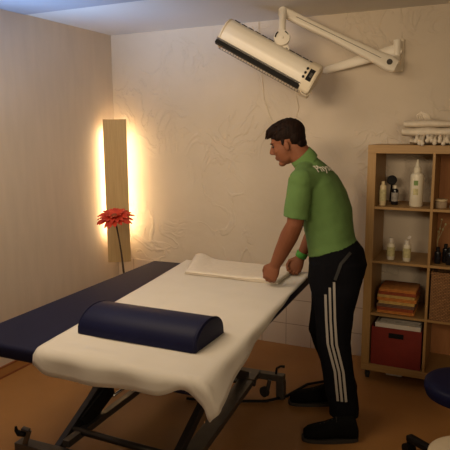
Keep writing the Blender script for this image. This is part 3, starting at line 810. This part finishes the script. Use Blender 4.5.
stool('round_stool', 'cream round stool seat cut off by the bottom right corner', (.008, 2.135), .45, .165, .06, m_cool, m_frame2, [math.radians(100 + 72 * k) for k in range(5)], .16)

# ------------------------------------------------------------------ the man
man = thing('person', 'person in a green shirt and black striped trousers bending over the table', 'person', (-.76, 2.98, 0))
th = math.radians(18)
RH = V((CR.x, CR.y, 0)).normalized(); FH = V((CF.x, CF.y, 0)).normalized()
FACE = (-RH * math.cos(th) + FH * math.sin(th)).normalized()     # where he faces
LEFT = V((0, 0, 1)).cross(FACE)                                   # his left, the near side
UPV = V((0, 0, 1))
# joints
hipc = W(337, 262, 3.17)
chest = W(321, 196, 3.17)
neckb = W(307.5, 163, 3.15)
shL = W(301, 181.5, 2.985); shR = W(320, 180, 3.33)
elL = W(295, 224, 3.02); wrL = W(276, 263.5, 3.18)
elR = W(316, 226, 3.44); wrR = W(300.5, 257, 3.50)
headc = W(287.8, 143, 3.14)
hipL = hipc + LEFT * .085 - UPV * .02; hipR = hipc - LEFT * .085 - UPV * .02
ankL = W(344, 411, 3.07); ankR = W(344, 388, 3.42)
knL = W(333.5, 342, 3.08); knR = W(324, 330, 3.30)
def spine(scale=1.0, grow=0.0, keys=None):
    spec = [  # pixel u, v, depth, half front-back, half side
        (339, 280, 3.17, .120, .150), (338.5, 268, 3.17, .145, .172), (336.5, 256, 3.17, .140, .170), (331.5, 243, 3.17, .120, .155), (329, 228, 3.17, .124, .155),
        (327, 212, 3.17, .124, .165), (323, 197, 3.17, .120, .180), (318, 184, 3.165, .100, .188), (313, 174, 3.16, .074, .150), (308.5, 166, 3.155, .056, .075)]
    out = []
    pts = [W(s[0], s[1], s[2]) for s in spec]
    for i, s in enumerate(spec):
        if keys and not (keys[0] <= i <= keys[1]): continue
        tdir = (pts[min(i + 1, len(pts) - 1)] - pts[max(i - 1, 0)]).normalized()
        side = (LEFT - tdir * LEFT.dot(tdir)).normalized(); fb = side.cross(tdir)
        out.append((pts[i], side * (s[4] + grow), fb * (s[3] + grow)))
    return out
def rlimb(bm, pts, rs, n=16): capsule(bm, pts, rs, n)

def hand(bm, wr, dirv, back, thumb_side, spread=.019, curl=1.0, thumb_in=1.0):
    """palm + five fingers; dirv: wrist to knuckles, back: outward normal of the back of the hand, thumb_side: unit vector"""
    dirv = dirv.normalized(); back = (back - dirv * back.dot(dirv)).normalized(); ts = dirv.cross(back)
    if ts.dot(thumb_side) < 0: ts = -ts
    loft(bm, [(wr - dirv * .02, ts * .029, back * .024), (wr + dirv * .015, ts * .033, back * .022), (wr + dirv * .05, ts * .043, back * .021), (wr + dirv * .085, ts * .045, back * .017), (wr + dirv * .098, ts * .038, back * .011)], 18)
    kn = wr + dirv * .088
    for k, (off, ln) in enumerate(((.030, .072), (.0105, .080), (-.0095, .075), (-.029, .060))):
        p = kn + ts * off - dirv * abs(off) * .25; pts = [p - dirv * .02]; d = dirv.copy(); seg = (ln * .45, ln * .32, ln * .25); ang = 0
        pts.append(p)
        for j, sl in enumerate(seg):
            ang += curl * (.55, .75, .55)[j]
            d = dirv * math.cos(ang) - back * math.sin(ang)
            p = p + d * sl; pts.append(p)
        capsule(bm, pts, [.0096, .0100, .0094, .0086, .0074], 10)
    p0 = wr + dirv * .022 + ts * .022 - back * .004
    p1 = p0 + (ts * .75 + dirv * .75 - back * .15).normalized() * .040
    p2 = p1 + (ts * .15 * (1 - thumb_in) + dirv * .85 - back * .55).normalized() * .032
    p3 = p2 + (dirv * .75 - ts * .35 * thumb_in - back * .6).normalized() * .026
    capsule(bm, [p0, p1, p2, p3], [.014, .0115, .0098, .0082], 10)

# --- body
b = B()
loft(b, spine(grow=-.012), 28, power=2.3)
tn = math.radians(19)
hf = (FACE * math.cos(tn) - UPV * math.sin(tn)).normalized()     # face forward
hu = (FACE * math.sin(tn) + UPV * math.cos(tn)).normalized()
hs_ = LEFT
K = 1.04
def hp(x, y, z): return headc + (hf * x + hs_ * y + hu * z) * K
def he_(c, rx, ry, rz, bm, seg=20): ell(bm, hp(*c), rx * K, ry * K, rz * K, hf, hs_, hu, seg)
he_((-.010, 0, .032), .092, .072, .082, b, 28)
he_((.030, 0, -.020), .056, .062, .088, b, 24)
he_((.026, 0, -.066), .050, .052, .038, b)
he_((.060, 0, -.094), .022, .024, .017, b)
he_((.066, 0, .026), .020, .048, .014, b)           # brow
for s in (-1, 1):
    he_((.052, s * .036, -.022), .028, .022, .022, b)  # cheekbones
    he_((-.004, s * .072, -.016), .016, .008, .026, b, 14)  # ears
    he_((-.008, s * .075, -.008), .011, .006, .013, b, 12)
# nose
loft(b, [(hp(.078, 0, .018), hs_ * .008, hf * .008), (hp(.090, 0, .000), hs_ * .009, hf * .011), (hp(.101, 0, -.020), hs_ * .012, hf * .013), (hp(.096, 0, -.032), hs_ * .016, hf * .012), (hp(.084, 0, -.038), hs_ * .012, hf * .006)], 14)
he_((.078, 0, -.055), .014, .020, .0065, b, 14)       # lips
he_((.076, 0, -.067), .013, .018, .0065, b, 14)
# neck
capsule(b, [neckb + V((0, 0, -.03)) + FACE * -.01, neckb.lerp(hp(-.03, 0, -.05), .55), hp(-.028, 0, -.03)], [.070, .064, .060], 20)
# arms
rlimb(b, [neckb.lerp(shL, .5), shL, shL.lerp(elL, .5), elL, elL.lerp(wrL, .3), elL.lerp(wrL, .7), wrL], [.05, .056, .050, .046, .050, .042, .033])
rlimb(b, [neckb.lerp(shR, .5), shR, shR.lerp(elR, .5), elR, elR.lerp(wrR, .3), elR.lerp(wrR, .7), wrR], [.05, .056, .048, .042, .043, .034, .026])
# hands: near one presses the towel edge, far one pinches it
dL = (W(267, 281, 3.20) - wrL).normalized()
hand(b, wrL, dL + V((0, 0, -.05)), (UPV * .5 - RH * .15 - FH * .9), -RH, curl=1.15)
dR = (W(292, 274, 3.50) - wrR).normalized()
hand(b, wrR, dR, (RH * .35 + UPV * .4 + FH * .5), -FH * .9 - RH * .3, curl=1.2)
# legs and feet (inside trousers and shoes)
rlimb(b, [hipL, hipL.lerp(knL, .4), knL, knL.lerp(ankL, .3), knL.lerp(ankL, .75), ankL], [.090, .080, .055, .055, .040, .034])
rlimb(b, [hipR, hipR.lerp(knR, .4), knR, knR.lerp(ankR, .3), knR.lerp(ankR, .75), ankR], [.090, .080, .055, .055, .040, .034])
body = fuse('body', b, m_skin, .0042, 2, man)

for s in (-1, 1):
    b = B(); he_((.073, s * .032, .004), .009, .011, .007, b, 14); obj('eye', b, m_eye, man, smooth=True)
    b = B(); capsule(b, [hp(.082, s * .014, .020), hp(.084, s * .030, .0235), hp(.074, s * .050, .018)], [.0028, .0035, .0022], 8); obj('eyebrow', b, m_hair, man, smooth=True)

# --- hair
b = B()
he_((-.016, 0, .049), .095, .0775, .078, b, 32)
he_((-.046, 0, .018), .058, .0715, .062, b, 24)
he_((-.068, 0, -.022), .030, .055, .038, b, 20)
he_((.046, 0, .090), .042, .056, .026, b, 20)
capsule(b, [hp(.04, .02, .098), hp(.080, .018, .088), hp(.104, .014, .060)], [.024, .015, .005], 12)
capsule(b, [hp(.04, -.02, .098), hp(.078, -.018, .082), hp(.098, -.012, .062)], [.024, .015, .005], 12)
capsule(b, [hp(.04, .045, .078), hp(.070, .040, .070), hp(.088, .034, .058)], [.018, .012, .005], 12)
for s in (-1, 1):
    he_((.020, s * .060, .046), .034, .014, .026, b, 14)
    he_((.010, s * .070, .006), .010, .006, .018, b, 12)
for k in range(40):
    a = random.uniform(0, PI); c = random.uniform(-.8, .9)
    p = hp(-.016 + .094 * c, .076 * math.cos(a) * math.sqrt(max(0, 1 - c * c)), .049 + .078 * math.sin(a) * math.sqrt(max(0, 1 - c * c)))
    q = p + hf * .03 - hu * .004 + hs_ * random.uniform(-.01, .01); capsule(b, [p, q], [.005, .003], 6)
fuse('hair', b, m_hair, .0035, 2, man)

# --- shirt
b = B()
sp = spine(grow=.012, keys=(3, 9))
low = [(W(333.5, 250, 3.17), sp[0][1] * 1.04, sp[0][2] * 1.06)]
loft(b, low + sp, 36, power=2.3)
loft(b, [sp[-2], sp[-1], (neckb.lerp(hp(-.03, 0, -.05), .30), LEFT * .068, hf * .066)], 24)
for s0, e0 in ((shL, elL), (shR, elR)):
    se = s0.lerp(e0, .86); tdir = (e0 - s0).normalized()
    sid = (FACE - tdir * FACE.dot(tdir)).normalized(); oth = tdir.cross(sid)
    capsule(b, [chest.lerp(s0, .55) + UPV * .03, s0 + UPV * .0], [.085, .068], 20)
    capsule(b, [neckb.lerp(s0, .30) - UPV * .012, s0 + UPV * .008], [.052, .060], 20)
    loft(b, [(s0 + UPV * .01, sid * .068, oth * .064), (s0.lerp(e0, .35), sid * .069, oth * .064), (s0.lerp(e0, .65), sid * .067, oth * .060), (se, sid * .070, oth * .062)], 24)
# folds pulling across the side and the waist
for (u0, v0, u1, v1, d) in ((318, 232, 350, 240, 3.03), (312, 222, 346, 226, 3.02), (320, 205, 345, 222, 3.02), (313, 238, 335, 247, 3.03)):
    pass
shirt = fuse('shirt', b, m_shirt, .006, 4, man)
bpy.context.view_layer.update()
dmod = shirt.modifiers.new('cloth_folds', 'DISPLACE'); tex = bpy.data.textures.new('folds', 'CLOUDS'); tex.noise_scale = .11
dmod.texture = tex; dmod.strength = .012; dmod.mid_level = .5
# collar
b = B()
c0 = neckb.lerp(hp(-.03, 0, -.05), .20); c1 = neckb.lerp(hp(-.03, 0, -.05), .62)
ax = (c1 - c0).normalized(); cs_ = (LEFT - ax * LEFT.dot(ax)).normalized(); cf_ = cs_.cross(ax)
if cf_.dot(FACE) < 0: cf_ = -cf_
r1 = loft(b, [(c0 - ax * .022, cs_ * .078, cf_ * .070), (c0, cs_ * .074, cf_ * .072), (c1, cs_ * .067, cf_ * .068), (c1 + ax * .003, cs_ * .063, cf_ * .064), (c0, cs_ * .064, cf_ * .064)], 28, close=False)
obj('collar', b, m_shirt2, man, smooth=True)
# shirt print
dg = bpy.context.evaluated_depsgraph_get()
def bvh_of(o):
    me = o.data; M_ = o.matrix_world
    return BVHTree.FromPolygons([M_ @ v.co for v in me.vertices], [p.vertices[:] for p in me.polygons])
bvh = bvh_of(shirt)
cu = bpy.data.curves.new('print', 'FONT'); cu.body = 'Physio'; cu.size = .068; cu.extrude = 0; cu.shear = .25; cu.offset = .0012
to = bpy.data.objects.new('tmp', cu); COL.objects.link(to); bpy.context.view_layer.update()
me = bpy.data.meshes.new_from_object(to.evaluated_get(bpy.context.evaluated_depsgraph_get())); bpy.data.objects.remove(to)
bm = bmesh.new(); bm.from_mesh(me)
bmesh.ops.subdivide_edges(bm, edges=[e for e in bm.edges if e.calc_length() > .012], cuts=2)
bmesh.ops.triangulate(bm, faces=bm.faces)
hc = W(324, 171.5, 3.0); h0 = bvh.ray_cast(CAM, (hc - CAM).normalized())
nrm = (h0[1] if h0[1].dot(CF) < 0 else -h0[1]).normalized(); nrm = (nrm - CF * .4).normalized()
ex = (W(331, 170.5, 3.12) - W(315, 172.5, 3.0)); ex = (ex - nrm * ex.dot(nrm)).normalized(); ey = nrm.cross(ex)
if ey.z < 0: ey = -ey
org = h0[0] - ex * .075 - ey * .005
kx = 1.0
for v in bm.verts:
    p = org + ex * v.co.x * kx + ey * v.co.y
    hit = bvh.ray_cast(p + nrm * .4, -nrm)
    v.co = (hit[0] + hit[1] * .0115) if hit[0] else p
pr = obj('shirt_print', bm, m_print, man, recalc=False)

# --- trousers
b = B()
sp = spine(grow=.014, keys=(0, 3)); loft(b, sp[:3] + [(W(333.0, 246, 3.17), sp[3][1] * 1.0, sp[3][2] * 1.0)], 30, power=2.2)
for hp_, kn, an, r in ((hipL, knL, ankL, 0), (hipR, knR, ankR, 1)):
    def S(c, a, bb): return (c, LEFT * a, FACE * bb)
    hem = an - UPV * .015
    loft(b, [S(hp_ + UPV * .04, .10, .140), S(hp_ - UPV * .06, .105, .150), S(hp_.lerp(kn, .30), .098, .132), S(hp_.lerp(kn, .62), .086, .105), S(kn, .076, .090), S(kn.lerp(an, .35), .072, .088),
             S(kn.lerp(an, .75), .068, .084), S(an + UPV * .02, .062, .078), S(hem - UPV * .01, .060, .078)], 26, power=2.2)
tr = fuse('trousers', b, m_pants, .007, 4, man)
dmod = tr.modifiers.new('cloth_folds', 'DISPLACE'); dmod.texture = tex; dmod.strength = .010; dmod.mid_level = .5
bvh = bvh_of(tr)
def ribbon(name, path, wdt, m, parent):
    """a strip laid on the outer side of the leg; path: centre line (u, v, depth)"""
    b = B(); rows = []
    pts = [W(*p) for p in path]
    dense = []
    for p, q in zip(pts, pts[1:]):
        for k in range(10): dense.append(p.lerp(q, k / 10))
    dense.append(pts[-1])
    for i, p in enumerate(dense):
        tdir = (dense[min(i + 1, len(dense) - 1)] - dense[max(0, i - 1)]).normalized()
        nd = (LEFT * .9 - FH * .45).normalized(); sd = tdir.cross(nd).normalized(); row = []
        for k in (-1, 0, 1):
            o = p + sd * wdt / 2 * k; h = bvh.ray_cast(o + nd * .5, -nd)
            row.append(b.verts.new(h[0] + h[1] * .0062 if h[0] else o))
        rows.append(row)
    for a, c in zip(rows, rows[1:]):
        for k in range(2): b.faces.new((a[k], a[k + 1], c[k + 1], c[k]))
    obj(name, b, m, parent, smooth=True)
for k, (u0, v0, u1, u2) in enumerate(((325.8, 294, 326.5, 338.0), (330.0, 287, 330.7, 342.0), (334.2, 281, 335.0, 346.0))):
    ribbon('side_stripe', [(u0, v0, 3.02), (u1, 320, 3.0), (u1 + 1.5, 345, 3.0), (u2 - 3.0, 372, 3.0), (u2, 402, 3.0)], .0125, m_white, tr)
ribbon('side_seam_panel', [(350, 253, 3.0), (341, 263, 3.0), (335, 280, 3.0)], .016, m_grey_piping, tr)

# --- shoes
def shoe(toe, heel, ank, label=None):
    toe, heel = V(toe), V(heel); d = (toe - heel); L = d.length; d.normalize(); s = V((-d.y, d.x, 0))
    b = B()
    prof = [(0, .030, .030, .050), (.04, .036, .034, .085), (.10, .037, .036, .105), (.25, .038, .035, .110), (.42, .038, .033, .092), (.60, .044, .030, .072), (.76, .049, .026, .060), (.90, .043, .022, .050), (.98, .026, .016, .036)]
    secs = []
    for q, w, _, h in prof:
        c = heel + d * L * q; h *= 1.22; secs.append((c + UPV * (.014 + h / 2), s * w, UPV * h / 2))
    loft(b, secs, 20, power=2.6)
    capsule(b, [heel + d * L * .2 + UPV * .06, ank + UPV * .02], [.042, .044], 16)
    o = fuse('shoe', b, m_shoe, .006, 4, man)
    b = B(); rr = []
    n = 28; outer = []
    for k in range(n):
        a = 2 * PI * k / n; q = .5 - .5 * math.cos(a)
        w = .040 + .011 * math.sin(min(1, q / .78) * PI / 2) ** 2 if q < .8 else .051
        e = math.sin(a); outer.append(heel + d * (L * (q * 1.03 - .015)) + s * (math.copysign(abs(e) ** .45, e) * w))
    prism(b, [p + UPV * .002 for p in outer], UPV * .020)
    bmesh.ops.bevel(b, geom=[e for e in b.edges], offset=.003, segments=1, affect='EDGES')
    obj('sole', b, m_sole, o, auto=40)
    b = B()
    for k in range(5):
        q = .40 + .07 * k; c = heel + d * L * q; hh = .018 + [.114, .100, .090, .082, .075][k]
        tube(b, [c + s * -.026 + UPV * (hh - .016), c + UPV * (hh + .002), c + s * .026 + UPV * (hh - .016)], .003, 6)
    obj('laces', b, m_rubber, o, smooth=True)
shoe((-.833, 2.722, 0), (-.560, 2.838, 0), ankL)
tR = W(291, 404, 3.47); shoe((-1.030, 3.078, 0), (-.688, 3.240, 0), ankR)

# --- wristband
b = B()
c = elR.lerp(wrR, .93); ax = (wrR - elR).normalized(); s_, u_ = frame_of(ax)
loft(b, [(c - ax * .020, s_ * .034, u_ * .034), (c - ax * .016, s_ * .037, u_ * .037), (c + ax * .012, s_ * .036, u_ * .036), (c + ax * .017, s_ * .032, u_ * .032)], 20)
obj('wristband', b, m_band, man, auto=50)

# ------------------------------------------------------------------ light
w = bpy.data.worlds.new('world'); SC.world = w; w.use_nodes = True
bg = w.node_tree.nodes['Background']; bg.inputs[0].default_value = (.45, .6, 1, 1); bg.inputs[1].default_value = .3
def area(name, loc, target, sx, sy, col, power, spread=None):
    d = bpy.data.lights.new(name, 'AREA'); d.shape = 'RECTANGLE'; d.size = sx; d.size_y = sy; d.color = col; d.energy = power
    if spread: d.spread = math.radians(spread)
    o = bpy.data.objects.new(name, d); COL.objects.link(o); o.location = loc
    o.rotation_euler = (V(target) - V(loc)).to_track_quat('-Z', 'Y').to_euler(); return o
# daylight entering low through the window and reaching the ceiling
area('window_daylight', (XL + .06, 1.65, 1.50), (-2.6, 2.75, ZC), .45, .7, (.32, .56, 1.0), 10, 62)
# warm ceiling lamp over the room
area('ceiling_lamp', (-1.75, 1.75, ZC - .06), (-1.75, 1.95, 0), 1.2, 1.0, (1.0, .79, .53), 22.5)
area('wall_fill', (-1.2, -.3, 2.15), (-1.75, 4.0, 1.95), 1.2, .35, (1.0, .77, .50), 8.8, 68)  # unseen warm fill, added to brighten the upper back wall
area('right_fill', (.9, -.6, 1.9), (-.6, 3.3, 1.2), .8, .8, (1.0, .78, .50), 8, 100)  # soft fill added out of view at the right to lift the shirt back
